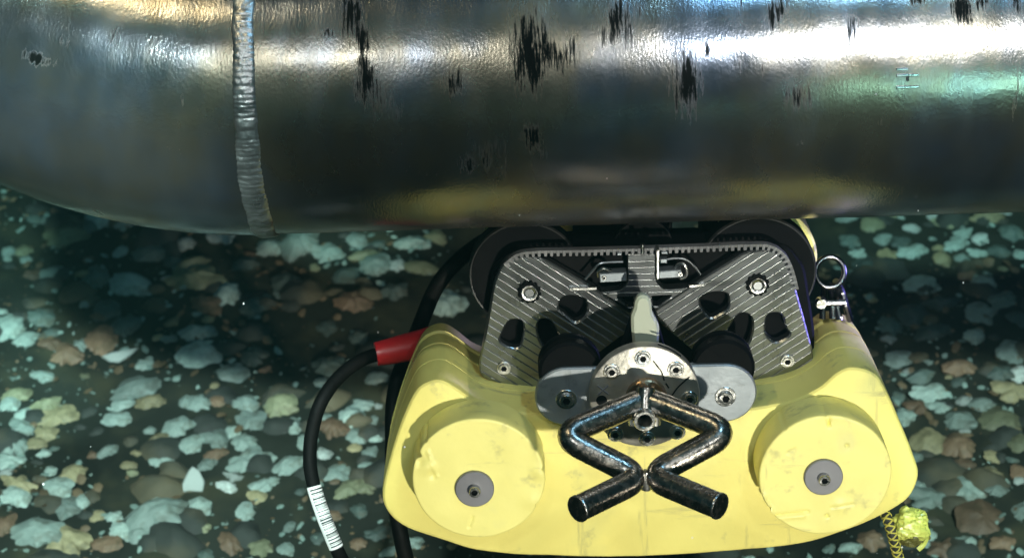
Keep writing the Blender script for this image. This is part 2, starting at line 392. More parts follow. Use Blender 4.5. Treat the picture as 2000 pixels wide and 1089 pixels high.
def pipe_material():
    m = bpy.data.materials.new('pipe_steel'); m.use_nodes = True; n = m.node_tree.nodes; l = m.node_tree.links; b = n['Principled BSDF']
    uv = n.new('ShaderNodeUVMap'); uv.uv_map = 'surface'
    def nz(sx, sy, scale, det=5, rough=.55):
        mp = n.new('ShaderNodeMapping'); mp.inputs['Scale'].default_value = (sx, sy, 1); l.new(uv.outputs[0], mp.inputs[0])
        t = n.new('ShaderNodeTexNoise'); t.inputs['Scale'].default_value = scale; t.inputs['Detail'].default_value = det
        t.inputs['Roughness'].default_value = rough; l.new(mp.outputs[0], t.inputs[0]); return t.outputs[0]
    def mr(x, a, b_, c=0, d=1):
        r = n.new('ShaderNodeMapRange'); r.inputs[1].default_value = a; r.inputs[2].default_value = b_
        r.inputs[3].default_value = c; r.inputs[4].default_value = d; l.new(x, r.inputs[0]); return r.outputs[0]
    def mth(op, x, y):
        q = n.new('ShaderNodeMath'); q.operation = op
        for i, v in enumerate((x, y)):
            if isinstance(v, (int, float)): q.inputs[i].default_value = v
            else: l.new(v, q.inputs[i])
        return q.outputs[0]
    at = n.new('ShaderNodeAttribute'); at.attribute_name = 'stain'
    streak = nz(1, .085, 360, 5, .8)           # narrow along the pipe, long round it
    fine = nz(1, .55, 520, 4)
    broad = nz(1, .8, 7, 6)
    cloud = nz(1, .35, 26, 6)
    st = mth('ADD', mth('MULTIPLY', at.outputs['Fac'], .475), streak)
    st = mr(st, .79, .90)
    small = mr(mth('ADD', nz(1, .4, 90, 6, .7), mr(broad, .35, .7, -.12, .06)), .70, .76, 0, .75)   # scattered small scale spots
    st = mth('MAXIMUM', st, small)
    c1 = n.new('ShaderNodeMix'); c1.data_type = 'RGBA'; l.new(mr(cloud, .3, .7), c1.inputs[0])
    c1.inputs[6].default_value = (.19, .22, .28, 1); c1.inputs[7].default_value = (.33, .37, .45, 1)
    c2 = n.new('ShaderNodeMix'); c2.data_type = 'RGBA'; l.new(mr(mth('ADD', mth('MULTIPLY', broad, .6), mth('MULTIPLY', nz(1, .6, 19, 7, .65), .4)), .42, .58, 0, .75), c2.inputs[0])
    l.new(c1.outputs[2], c2.inputs[6]); c2.inputs[7].default_value = (.36, .29, .17, 1)
    c3 = n.new('ShaderNodeMix'); c3.data_type = 'RGBA'; l.new(st, c3.inputs[0])
    l.new(c2.outputs[2], c3.inputs[6]); c3.inputs[7].default_value = (.003, .003, .003, 1)
    l.new(mth('SUBTRACT', .5, mth('MULTIPLY', st, .42)), b.inputs['Specular IOR Level'])
    l.new(c3.outputs[2], b.inputs['Base Color'])
    l.new(mth('SUBTRACT', .90, mth('MULTIPLY', st, .85)), b.inputs['Metallic'])
    rg = mth('ADD', mth('ADD', mr(cloud, .3, .7, .14, .23), mr(broad, .42, .62, 0, .10)), mth('MULTIPLY', st, .35)); l.new(rg, b.inputs['Roughness'])
    h = mth('ADD', mth('MULTIPLY', streak, .35), mth('MULTIPLY', fine, .9))
    bp = n.new('ShaderNodeBump'); bp.inputs['Strength'].default_value = .27; bp.inputs['Distance'].default_value = .0007
    l.new(h, bp.inputs['Height']); l.new(bp.outputs[0], b.inputs['Normal'])
    return m
M['pipe'] = pipe_material()
pipe = bpy.data.objects.new('steel_pipe', None); C.objects.link(pipe)
tag(pipe, 'large scuffed dark steel pipe crossing the top of the photo, bending up at the left', 'pipe')
pipe_mesh('straight_section', 0, 1.25, 320, pipe, M['pipe'])
pipe_mesh('elbow', -.9, 0, 230, pipe, M['pipe'], .0004)
# weld bead: rippled ring, built of overlapping lumps
V, Fc = [], []; na = 900; nb = 14
rng = random.Random(4)
for k in range(na):
    a = 2 * math.pi * k / na; arc = a * RP
    ripple = abs(math.sin(arc * math.pi / .0046 + 4.5 * noise.noise(Vector((arc * 60, 0, 0)))))
    wd_ = .0086 + .0022 * noise.noise(Vector((arc * 45, 3, 0))) + .0005 * ripple
    hh = .0030 + .0009 * noise.noise(Vector((arc * 70, 9, 0))) + .0005 * (1 - ripple) ** 2 * -1
    cxo = .0016 * noise.noise(Vector((arc * 22, 5, 0)))
    for j in range(nb + 1):
        u = -1 + 2 * j / nb; bow = .0016 * (1 - u * u)
        s = cxo + u * wd_ * .98 + .0011 * u * u
        c, n_ = pipe_pt(s if s > 0 else s, a)
        r = RP - .0012 + (hh + .001) * math.sqrt(max(0, 1 - u * u)) + .0005 * noise.noise(Vector((arc * 300, u * 3, 0)))
        V.append(c + n_ * r)
for k in range(na):
    k2 = (k + 1) % na
    for j in range(nb): Fc.append((k * (nb + 1) + j, k2 * (nb + 1) + j, k2 * (nb + 1) + j + 1, k * (nb + 1) + j + 1))
M['weld'] = mat('weld_metal', (.58, .58, .58), .36, .88, var=.3, vscale=60, bump=.3, bscale=260)
obj('weld_bead', V, Fc, M['weld'], pipe, 180)
# stamped strokes of the marking
for (x0, y0, x1, y1) in ((1762, 137, 1783, 136), (1760, 146, 1786, 145), (1762, 158, 1780, 160), (1758, 169, 1786, 168), (1764, 146, 1763, 158)):
    pts = []
    for t in (0, .33, .66, 1):
        s_, v_ = stain_centre(x0 + (x1 - x0) * t, y0 + (y1 - y0) * t); c, n_ = pipe_pt(s_, v_ / RP); pts.append(c + n_ * (RP + .0002))
    if (pts[0] - pts[-1]).length > .001:
        v, f = tube([pts[0], pts[0].lerp(pts[-1], .5) + Vector((0, 0, 0)), pts[-1]], .0011, 8); obj('stamped_mark', v, f, M['steel'], pipe)

# ================================================================== TOOL
tool = bpy.data.objects.new('pipe_crawler', None); C.objects.link(tool)
tool.location = TO; tool.rotation_euler = (R(TILT), 0, 0)
tag(tool, 'yellow foam and metal inspection crawler with bent tube handle hanging under the pipe', 'underwater tool')

# --- foam body
BODY = [(747, 955), (753, 995), (785, 1027), (855, 1054), (953, 1080), (1100, 1088), (1250, 1089), (1400, 1080), (1564, 1064), (1660, 1035), (1735, 1002), (1777, 972),
        (1795, 930), (1785, 890), (1762, 832), (1735, 770), (1710, 731), (1668, 718), (1636, 728), (1601, 757), (1555, 780), (1500, 792), (1430, 800),
        (1258, 806), (1120, 810), (1030, 806), (960, 797), (925, 783), (893, 759), (865, 744), (838, 746), (812, 764), (787, 815), (765, 880)]
bl = rloop(Ls(BODY, 0), 5)
if area2(bl) < 0: bl = bl[::-1]
secs = [(0.0, .0042), (.0008, .0020), (.0025, .0006), (.006, 0), (.040, 0), (.0405, .0012), (.0415, .0012), (.042, 0), (.072, .0002), (.0725, .0016), (.0745, .0016), (.075, .0002),
        (.094, .001), (.095, .0028), (.101, .003), (.102, .001), (.122, .003), (.130, .006), (.134, .012)]
V, Fc = [], []; n = len(bl)
for y, ins in secs:
    for x, z in inset(bl, ins):
        w = .0006 * noise.noise(Vector((x * 45, y * 60, z * 45)))
        V.append((x, y, z + w))
for i in range(len(secs) - 1):
    for k in range(n):
        k2 = (k + 1) % n; Fc.append((i * n + k, i * n + k2, (i + 1) * n + k2, (i + 1) * n + k))
vo, eo, fo, *_ = delaunay_2d_cdt([Vector((V[k][0], V[k][2])) for k in range(n)], [(k, (k + 1) % n) for k in range(n)], [], 1, 1e-7)
b0 = len(V); V += [(v.x, 0, v.y) for v in vo]; Fc += [tuple(i + b0 for i in t) for t in fo]
Fc.append(tuple((len(secs) - 1) * n + k for k in range(n)))
weld_obj('foam_body', V, Fc, M['foam'], tool, 28, 2e-6)

# --- front foam discs
def foam_disc(cx, cy, wx, wy, dents, cracks, nicks):
    D0 = -.034; c = L(cx, cy, D0); Rr = .1 * 0 + 131.5 * PX * .972
    NR, NS = 46, 180; V, Fc = [], []
    def edge(a):
        r = Rr * (1 + .004 * noise.noise(Vector((math.cos(a) * 3, math.sin(a) * 3, cx))) + .0022 * noise.noise(Vector((math.cos(a) * 40, math.sin(a) * 40, cx))))
        for na_, wd_, dp in nicks:
            da = (a - na_ + math.pi) % (2 * math.pi) - math.pi; r -= dp * math.exp(-(da / wd_) ** 2)
        return r
    def disp(x, z):
        p = 0
        for (dx, dz, s, h) in dents: p += h * math.exp(-((x - dx) ** 2 + (z - dz) ** 2) / (s * s))
        for (x0, z0, x1, z1, w_, h) in cracks:
            ux, uz = x1 - x0, z1 - z0; t = max(0, min(1, ((x - x0) * ux + (z - z0) * uz) / (ux * ux + uz * uz)))
            d2 = (x - x0 - ux * t) ** 2 + (z - z0 - uz * t) ** 2; p += h * math.exp(-d2 / (w_ * w_))
        return p + .0004 * noise.noise(Vector((x * 50, cx, z * 50)))
    V.append((c.x, D0 + disp(0, 0), c.z))
    for i in range(1, NR + 1):
        for k in range(NS):
            a = 2 * math.pi * k / NS; r = (edge(a) - .0012) * i / NR; x, z = r * math.cos(a), r * math.sin(a)
            V.append((c.x + x, D0 + disp(x, z), c.z + z))
    for y, e in ((D0 + .0004, -.0004), (D0 + .0014, 0), (D0 + .012, .0003), (D0 + .026, .0005), (-.0005, .0005)):
        for k in range(NS):
            a = 2 * math.pi * k / NS; r = edge(a) + e; V.append((c.x + r * math.cos(a), y + (0 if y > D0 + .002 else disp(r * math.cos(a), r * math.sin(a))), c.z + r * math.sin(a)))
    for k in range(NS): Fc.append((0, 1 + k, 1 + (k + 1) % NS))
    for i in range(NR + 4):
        for k in range(NS):
            k2 = (k + 1) % NS; Fc.append((1 + i * NS + k, 1 + i * NS + k2, 1 + (i + 1) * NS + k2, 1 + (i + 1) * NS + k))
    o = obj('foam_disc', V, Fc, M['foam_disc'], tool, 50)
    w = L(wx, wy, D0 - .001)
    v, f = lathe([(.0143, -.0372), (.0150, -.0366), (.0150, -.0338)], w.x, w.z, 48)
    obj('washer', v, f, M['washer'], o)
    hexscrew(w.x, w.z, -.0372, .0046, o, 'screw', .0055)
    return o
def hexscrew(cx, cz, y, r, parent, name='screw', h=.003, wash=None, m=None):
    seg = 24; parts = []
    if wash: parts.append((*lathe([(wash - .0004, y - .0009), (wash, y - .0005), (wash, y + .0004)], cx, cz, 32), 0))
    y0 = y - h; hx = []
    for k in range(seg):
        a = 2 * math.pi * k / seg; s = (a % (math.pi / 3)) - math.pi / 6
        hx.append((r * .56 * math.cos(math.pi / 6) / math.cos(s), a))
    V = []
    for rr, yy in ((r, y), (r, y0 + r * .18), (r * .86, y0)):
        V += [(cx + rr * math.cos(2 * math.pi * k / seg), yy, cz + rr * math.sin(2 * math.pi * k / seg)) for k in range(seg)]
    V += [(cx + q * math.cos(a), y0, cz + q * math.sin(a)) for q, a in hx]
    V += [(cx + q * .97 * math.cos(a), y0 + h * .45, cz + q * .97 * math.sin(a)) for q, a in hx]
    Fc = [(i * seg + k, i * seg + (k + 1) % seg, (i + 1) * seg + (k + 1) % seg, (i + 1) * seg + k) for i in range(3) for k in range(seg)]
    parts.append((V, Fc, 0))
    V2 = V[3 * seg:]; F2 = [(k, (k + 1) % seg, seg + (k + 1) % seg, seg + k) for k in range(seg)] + [tuple(range(seg, 2 * seg))]
    parts.append((V2, F2, 1))
    v, f, mi = join(parts)
    return obj(name, v, f, None, parent, 40, mats=[m or M['steel'], M['dark']], midx=mi)
px_ = PX
foam_disc(935, 934.5, 927, 953,
          [(-100 * px_, 30 * px_, 14 * px_, -.0016), (-88 * px_, 12 * px_, 8 * px_, .0015), (118 * px_, 10 * px_, 14 * px_, -.0022), (100 * px_, -50 * px_, 18 * px_, -.0012), (112 * px_, -72 * px_, 6 * px_, .0022), (-112 * px_, 40 * px_, 10 * px_, .002)],
          [(-96 * px_, 62 * px_, -80 * px_, 8 * px_, 3 * px_, -.001), (-14 * px_, -82 * px_, -22 * px_, -104 * px_, 2.2 * px_, .0010)],
          [(R(155), .05, .0035), (R(8), .03, .002), (R(-28), .035, .0016), (R(140), .02, .001)])
foam_disc(1612, 928, 1608, 930,
          [(40 * px_, 62 * px_, 3 * px_, .003), (6 * px_, -88 * px_, 3 * px_, .003), (30 * px_, -66 * px_, 14 * px_, -.0008), (-118 * px_, -60 * px_, 10 * px_, .0018)],
          [(0, 140 * px_, 4 * px_, 105 * px_, 2.2 * px_, .003), (-118 * px_, -40 * px_, -98 * px_, -84 * px_, 3.5 * px_, -.0016), (-98 * px_, -84 * px_, -32 * px_, -78 * px_, 2.6 * px_, .0018), (-98 * px_, -90 * px_, -40 * px_, -86 * px_, 4 * px_, -.001), (-60 * px_, 60 * px_, -75 * px_, 50 * px_, 2 * px_, .0006), (15 * px_, -70 * px_, 55 * px_, -64 * px_, 2.5 * px_, .0008)],
          [(R(91), .014, .004), (R(212), .03, .002), (R(128), .015, .0008)])

# --- grooved side plates
DP = .052
def plate(pts, holes, gdir, nut, scr, ang, rad):
    lp = fillet(Ls(pts, DP), [r * PX for r in rad], 6)
    hs = [rloop(Ls(h, DP), 5) for h in holes]
    V, Fc = prism(lp, DP, DP + .010, .0013, hs)
    a, b = L(*gdir[0], DP), L(*gdir[1], DP); d = Vector((b.x - a.x, b.z - a.z)).normalized()
    nn = Vector((-d.y, d.x)); ts = [x * nn.x + z * nn.y for x, z in lp]
    t0 = min(ts) - .003; step = 15.3 * PX; wdt = 3.4 * PX
    g = ((d.x, d.y), t0, step, wdt, .0010, int((max(ts) - t0) / step) + 1, DP)
    if nn.y < 0: pass
    o = weld_obj('side_plate', V, Fc, M['plate'], tool, 22, 1e-6, grooves=g)
    c = L(*nut, DP - .003)
    ring = []
    for k in range(48):
        q = .0082 + (.0012 if (k // 2) % 2 else 0); t = 2 * math.pi * k / 48; ring.append((c.x + q * math.cos(t), c.z + q * math.sin(t)))
    v1, f1 = prism(ring, DP - .0035, DP, .0004)
    nb = obj('star_nut', v1, f1, M['blackp'], o)
    v2, f2 = lathe([(.0040, DP - .0048), (.0046, DP - .0052), (.0062, DP - .0052), (.0066, DP - .0047), (.0066, DP - .003)], c.x, c.z, 36, cap0=False)
    obj('nut_ring', v2, f2, M['brass'] if False else M['steel'], nb)
    v3, f3 = lathe([(.0034, DP - .0046), (.0040, DP - .0040), (.0040, DP - .003)], c.x, c.z, 24)
    obj('stud', v3, f3, M['plate'], nb)
    c = L(*scr, DP - .001); hexscrew(c.x, c.z, DP - .0012, .0044, o, 'screw', .002, .0056)
    return o
plate([(935, 712), (939, 738), (985, 752), (1062, 758), (1110, 720), (1165, 692), (1236, 640), (1240, 619), (1153, 557), (1060, 503), (990, 497), (966, 548), (950, 640)],
      [[(1098, 582), (1120, 578), (1143, 585), (1147, 604), (1138, 622), (1122, 628), (1104, 614), (1091, 603)],
       [(993, 628), (1008, 624), (1021, 630), (1022, 655), (1014, 677), (996, 678), (977, 666), (982, 648)],
       [(1052, 628), (1066, 623), (1080, 632), (1092, 660), (1092, 690), (1076, 695), (1062, 680), (1050, 650)]],
      ((1058, 505), (1235, 618)), (1034, 571), (984, 718), 0, [14, 22, 12, 5, 5, 5, 8, 6, 6, 14, 42, 16, 10])
plate([(1589, 690), (1588, 732), (1545, 742), (1478, 747), (1420, 715), (1360, 690), (1288, 630), (1278, 606), (1368, 546), (1455, 492), (1515, 484), (1545, 530), (1570, 620)],
      [[(1372, 578), (1392, 571), (1418, 573), (1424, 590), (1420, 604), (1404, 614), (1388, 620), (1374, 606), (1367, 590)],
       [(1500, 615), (1516, 611), (1528, 617), (1535, 640), (1543, 652), (1532, 662), (1514, 668), (1498, 655), (1495, 635)],
       [(1438, 618), (1452, 611), (1467, 619), (1470, 640), (1464, 665), (1450, 684), (1428, 676), (1420, 650), (1430, 632)]],
      ((1280, 604), (1455, 490)), (1480, 557), (1538, 705), 0, [14, 24, 12, 5, 5, 5, 8, 6, 6, 12, 42, 16, 10])

# --- dark inner housing behind the plates
v, f = prism(fillet(Ls([(950, 690), (960, 520), (1010, 486), (1540, 478), (1572, 520), (1592, 650), (1588, 730), (1480, 775), (1060, 780), (960, 745)], .066), .008), .066, .105, .002)
obj('inner_housing', v, f, M['dark'], tool)

# --- centre cross plate
DC = .049
v, f = prism(fillet(Ls([(1226, 497), (1281, 497), (1281, 550), (1298, 566), (1345, 562), (1282, 603), (1236, 606), (1173, 571), (1212, 567), (1226, 553)], DC), [2 * PX, 2 * PX, 8 * PX, 8 * PX, 2 * PX, 3 * PX, 3 * PX, 2 * PX, 8 * PX, 8 * PX]), DC, DC + .012, .0006,
             holes=[fillet(Ls([(1205, 580), (1238, 579), (1238, 599), (1226, 600)], DC), 2 * PX, 3), fillet(Ls([(1273, 578), (1312, 576), (1286, 598), (1275, 598)], DC), 2 * PX, 3)])
g = ((1, 0), L(1258, 606, DC).z - .001, 13.2 * PX, 3.0 * PX, .0007, 10, DC)
cp = weld_obj('centre_plate', v, f, M['plate'], tool, 22, 1e-6, grooves=g)
v, f = prism(Ls([(1282, 489), (1288, 489), (1288, 546), (1282, 546)], DC - .006), DC - .006, DC + .006, .0005); obj('blade', v, f, M['steel'], cp)
c = L(1255, 488, DC); v, f = tube([Vector((c.x, DC + .002, c.z - .003)), Vector((c.x, DC + .002, c.z + .004))], .0018, 12); obj('pin', v, f, M['steel'], cp)
# arched frames either side
def arch(pts, r=.0011):
    p = [L(x, y, DC + .003) for x, y in pts]; v, f = tube(cr(p, 5), r, 8); return obj('arch_frame', v, f, M['plate'], cp)
arch([(1143, 545), (1158, 528), (1171, 515), (1190, 512), (1217, 511)]); arch([(1368, 536), (1358, 522), (1340, 507), (1320, 504), (1303, 506)])
v, f = prism(Ls([(1112, 563), (1166, 561), (1166, 566), (1112, 568)], DC), DC, DC + .004, .0004); obj('cross_strip', v, f, M['steel'], cp)
v, f = prism(Ls([(1345, 557), (1376, 555), (1376, 559), (1345, 562)], DC), DC, DC + .004, .0004); obj('cross_strip', v, f, M['steel'], cp)
def tab(q, hole, hx):
    v, f = prism(fillet(Ls(q, DC - .003), 1.5 * PX, 3), DC - .003, DC + .008, .0006); t = obj('clamp_tab', v, f, M['satin'], cp)
    c = L(*hole, DC - .004); hexscrew(c.x, c.z, DC - .003, .0020, t, 'screw', .0010)
    p = [L(x, y, DC + hy) for x, y, hy in hx]; v, f = tube(cr(p, 6), .0013, 10); obj('spring_hook', v, f, M['steel'], t)
tab([(1171, 535), (1224, 532), (1224, 549), (1172, 552)], (1180, 543), [(1169, 540, .0), (1169, 530, -.002), (1178, 524, -.003), (1190, 527, -.002), (1192, 531, .003), (1180, 532, .004)])
tab([(1286, 530), (1331, 527), (1331, 542), (1287, 544)], (1329, 536), [(1318, 521, .002), (1326, 515, -.001), (1337, 517, -.003), (1341, 527, -.003), (1339, 539, -.002), (1329, 544, -.001)])
for (x0, y0, x1, y1) in ((1290, 506, 1303, 514), (1292, 492, 1304, 496), (1206, 494, 1214, 499)):
    v, f = prism(Ls([(x0, y0), (x1, y0), (x1, y1), (x0, y1)], DC), DC, DC + .006, .0004); obj('stop_block', v, f, M['satin'], cp)

# --- toothed belt running over the top
belt = cr([L(x, y, DP + .004) for x, y in ((985, 512), (1010, 493), (1050, 487), (1150, 485), (1258, 482), (1370, 478), (1470, 474), (1505, 477), (1530, 493), (1545, 520), (1556, 560))], 24)
V, Fc = [], []
bd = [0.0]
for i in range(1, len(belt)): bd.append(bd[-1] + (belt[i] - belt[i - 1]).length)
Nb = 760; tot = bd[-1]; j = 0
for i in range(Nb + 1):
    s = tot * i / Nb
    while j < len(bd) - 2 and bd[j + 1] < s: j += 1
    t = (s - bd[j]) / (bd[j + 1] - bd[j]); p = belt[j].lerp(belt[j + 1], t); tg = (belt[j + 1] - belt[j]).normalized()
    nn = Vector((-tg.z, 0, tg.x)); ph = (s % (12.2 * PX)) / (12.2 * PX); lo = .0042 if ph < .5 else .0015
    for (off, y) in ((.0010, DP - .002), (.0010, DP + .005), (-lo, DP + .005), (-lo, DP - .001)):
        q = p + nn * off; V.append((q.x, y, q.z))
for i in range(Nb):
    for k in range(4): Fc.append((i * 4 + k, i * 4 + (k + 1) % 4, (i + 1) * 4 + (k + 1) % 4, (i + 1) * 4 + k))
M['belt'] = mat('belt_rubber', (.22, .22, .23), .35, .3, var=.3, bump=.2)
obj('toothed_belt', V, Fc, M['belt'], tool, 20)

# --- wheels
def wheel(px, py, r, d0, d1, m, name, edge=None, parent=tool):
    c = L(px, py, d0); rr = r * PX * ((d0 + 1.6) / 1.6)
    v, f = lathe([(rr * .30, d0), (rr * .34, d0), (rr * .80, d0 - .0002), (rr * .84, d0 - .0004), (rr * .955, d0 - .0005), (rr, d0 + .002), (rr, d1 - .002), (rr * .97, d1)], c.x, c.z, 96, True, True)
    o = obj(name, v, f, m, parent)
    if edge:
        v, f = lathe([(rr * .962, d0 - .0005), (rr * .985, d0 - .0009), (rr * 1.003, d0 + .0012), (rr * 1.003, d0 + .0022)], c.x, c.z, 96, False); obj('rim_edge', v, f, edge, o)
    v, f = lathe([(rr * .12, d0 - .002), (rr * .16, d0 - .001), (rr * .16, d0 + .004)], c.x, c.z, 24); obj('axle_cap', v, f, M['blackp'], o)
    return o
M['edge'] = mat('lit_edge', (.06, .06, .06), .4, .5, var=.5, bump=.1)  # paler rim colour stands in for light catching the wheel edge
wheel(1026, 537, 107, .070, .090, M['blackp'], 'drive_wheel', M['edge'])
wheel(1478, 533, 114, .070, .090, M['blackp'], 'drive_wheel', M['edge'])
wheel(1040, 512, 100, .125, .155, M['foam_disc'], 'foam_wheel')
wheel(1488, 508, 106, .110, .150, M['foam_disc'], 'foam_wheel')
wheel(1256, 484, 57, .085, .125, M['blackp'], 'guide_roller', M['edge'])
# rear frame bars seen between the wheels
for q in ([(1120, 455), (1206, 452), (1206, 505), (1120, 508)], [(1306, 462), (1400, 460), (1400, 500), (1306, 503)], [(1368, 420), (1402, 418), (1402, 470), (1368, 470)], [(1304, 420), (1313, 420), (1313, 470), (1304, 470)]):
    v, f = prism(Ls(q, .100), .100, .12, .001); obj('rear_frame_bar', v, f, M['blackp'], tool)

# --- black rollers behind the bracket
for (x, y) in ((1113, 722), (1412, 717)):
    c = L(x, y, 0); rr = 61 * PX
    v, f = lathe([(rr * .9, -.004), (rr, -.002), (rr, .006), (rr * .93, .008), (rr * .93, .011), (rr, .013), (rr, .016), (rr * .9, .018)], c.x, c.z, 64, True, True)
    obj('black_roller', v, f, M['blackp'], tool)

# --- bracket plate, flange, screws
DB = -.008
l0 = L(1106, 775, DB); r0 = L(1417, 768, DB)
def stadium(a, b, r, n=20):
    d = Vector((b.x - a.x, b.z - a.z)).normalized(); t0 = math.atan2(d.y, d.x); out = []
    for k in range(n + 1): t = t0 - math.pi / 2 + math.pi * k / n; out.append((b.x + r * math.cos(t), b.z + r * math.sin(t)))
    for k in range(n + 1): t = t0 + math.pi / 2 + math.pi * k / n; out.append((a.x + r * math.cos(t), a.z + r * math.sin(t)))
    return out
v, f = prism(stadium(l0, r0, 60.5 * PX), DB, DB + .006, .0012)
br = obj('bracket_plate', v, f, M['satin'], tool)
for (x, y) in ((1106, 780), (1417, 775)):
    c = L(x, y, DB - .001); hexscrew(c.x, c.z, DB, .0056, br, 'screw', .0045, .0082)
DF = -.018
fc = L(1259, 775, DF); fr = 106 * PX
v, f = lathe([(.012, DF), (fr - .0012, DF), (fr - .0004, DF + .0004), (fr, DF + .0013), (fr, DB)], fc.x, fc.z, 96)
fl = obj('flange', v, f, M['flange'], tool)
for (x, y) in ((1256, 700), (1320, 721), (1195, 726), (1347, 779), (1202, 848), (1323, 844), (1264, 857)):
    c = L(x, y, DF - .001); hexscrew(c.x, c.z, DF, .0048, fl, 'screw', .0024, .0064)
c = L(1175, 781, DF); v, f = lathe([(.0038, DF - .0006), (.0042, DF - .0005), (.0042, DF + .001)], c.x, c.z, 20); obj('screw_hole_shade', v, f, M['dark'], fl)  # raised dark disc, shade of a hole put into its colour
c = L(1262, 774, DF)
v, f = lathe([(.010, DF - .0042), (.0115, DF - .005), (.0148, DF - .005), (.0158, DF - .0040), (.0160, DF + .001)], c.x, c.z, 48, True); obj('hub_boss', v, f, M['brass'], fl)
v, f = lathe([(.0105, DF - .008), (.0112, DF - .0075), (.0112, DF - .004)], c.x, c.z, 6); obj('hub_nut', v, f, M['steel'], fl)
# etched x mark on the flange
for q in (((1166, 752), (1188, 769)), ((1188, 752), (1168, 770))):
    p = [L(x, y, DF - .0001) for x, y in q]; v, f = tube([p[0], p[0].lerp(p[1], .5), p[1]], .0007, 6); obj('etched_line', v, f, M['washer'], fl)
# scuff lines on the flange
for q in (((1276, 704), (1285, 716), (1291, 724), (1297, 742)), ((1347, 735), (1333, 747), (1322, 758), (1312, 772)), ((1300, 748), (1306, 757)), ((1285, 672), (1310, 682), (1330, 695))):
    p = cr([L(x, y, DF) for x, y in q], 4); v, f = tube(p, .0006, 6, wob=.5); obj('scratch', v, f, M['dark'], fl)

# --- grey lever between the plates
v, f = prism(fillet(Ls([(1256, 577), (1246, 580), (1240, 592), (1240, 601), (1233, 618), (1233, 636), (1238, 690), (1287, 690), (1288, 638), (1283, 628), (1274, 611), (1272, 590), (1266, 580)], .004), 5 * PX, 3), .004, .011, .002)
obj('grey_lever', v, f, M['fin'], tool)
v, f = prism(fillet(Ls([(1238, 620), (1282, 616), (1302, 690), (1214, 692)], .026), .003), .026, .045, .001); obj('lever_block', v, f, M['blackp'], tool)

# --- bent tube handle
HR = .0097
def bend(pts, rad_b, n=10):                  # polyline with circular-looking bends
    out = [pts[0]]
    for i in range(1, len(pts) - 1):
        a, b, c = pts[i - 1], pts[i], pts[i + 1]; d1 = min(rad_b, (a - b).length * .49); d2 = min(rad_b, (c - b).length * .49)
        p = b + (a - b).normalized() * d1; q = b + (c - b).normalized() * d2
        for j in range(n + 1): t = j / n; out.append(p * (1 - t) ** 2 + b * 2 * t * (1 - t) + q * t * t)
    out.append(pts[-1]); return out
def dens(path, step=.003):
    out = [path[0]]
    for a, b in zip(path, path[1:]):
        k = max(1, int((b - a).length / step))
        out += [a.lerp(b, (i + 1) / k) for i in range(k)]
    return out
handle = None
hubp = L(1260, 800, -.052)
for sg, P3 in ((-1, [(1246, 786, -.046), (1092, 850, -.078), (1258, 932, -.094), (1128, 993, -.140)]), (1, [(1272, 784, -.046), (1428, 843, -.078), (1262, 930, -.094), (1406, 988, -.140)])):
    pts = [L(x, y, d) for x, y, d in P3]
    # keep the inner knees side by side
    pts[2] = pts[2] + Vector((sg * .0012, 0, 0))
    path = dens(bend(pts, .019, 12)); V, Fc = tube(path, HR, 28, cap=True)
    if handle is None:
        handle = obj('handle_tube', V, Fc, M['tube'], tool, 50); ht = handle
    else: ht = obj('handle_tube', V, Fc, M['tube'], tool, 50)
    e = path[-1]; t = (path[-1] - path[-4]).normalized()
    V, Fc = tube([e - t * .0012, e - t * .0002, e + t * .0004], lambda s: HR + .0005 - (.0004 if s > .9 else 0), 28); obj('end_cap', V, Fc, M['steel'], ht)
    V, Fc = tube([e + t * .0004, e + t * .0006], HR * .93, 28); obj('end_face', V, Fc, M['tube'], ht)
# weld web at the knees
k1 = L(1262, 936, -.096)
V, Fc = tube([k1 + Vector((0, 0, -.008)), k1, k1 + Vector((0, 0, .007))], lambda s: .0038 + .0015 * math.sin(s * 3.14), 12, wob=.3); obj('weld_spot', V, Fc, M['steel'], tool)
# hub: post from the flange and cross tube with open bore facing the camera
a = L(1262, 774, DF - .006); b = L(1260, 782, -.050)
V, Fc = tube([a, a.lerp(b, .5), b], .0078, 24); obj('hub_post', V, Fc, M['steel'], tool)
V, Fc = tube([L(1262, 757, -.044), L(1261, 775, -.047), L(1260, 800, -.052)], .0072, 20, wob=.08); obj('hub_rib', V, Fc, M['tube'], tool)
c = L(1259, 821, -.062); ch = L(1259, 821, -.03)
v, f = lathe([(.0050, -.040), (.0050, -.0625), (.0058, -.0632), (.0078, -.0632), (.0084, -.0622), (.0084, -.030)], c.x, c.z, 32, False)
hb = obj('hub_tube', v, f, M['steel'], tool)
v, f = lathe([(.0051, -.046), (.0051, -.044)], c.x, c.z, 24); obj('bore', v, f, M['dark'], hb)  # dark disc inside the tube, bore shade put into its colour
for sx in (-1, 1):
    c = L(1259 + sx * 22, 800, -.05); v, f = tube([c + Vector((0, 0, .008)), c + Vector((0, 0, -.012))], .0035, 12, wob=.4); obj('weld_fillet', v, f, M['steel'], tool)

# red locking sleeve connector at the body's left shoulder is on the cable (below)

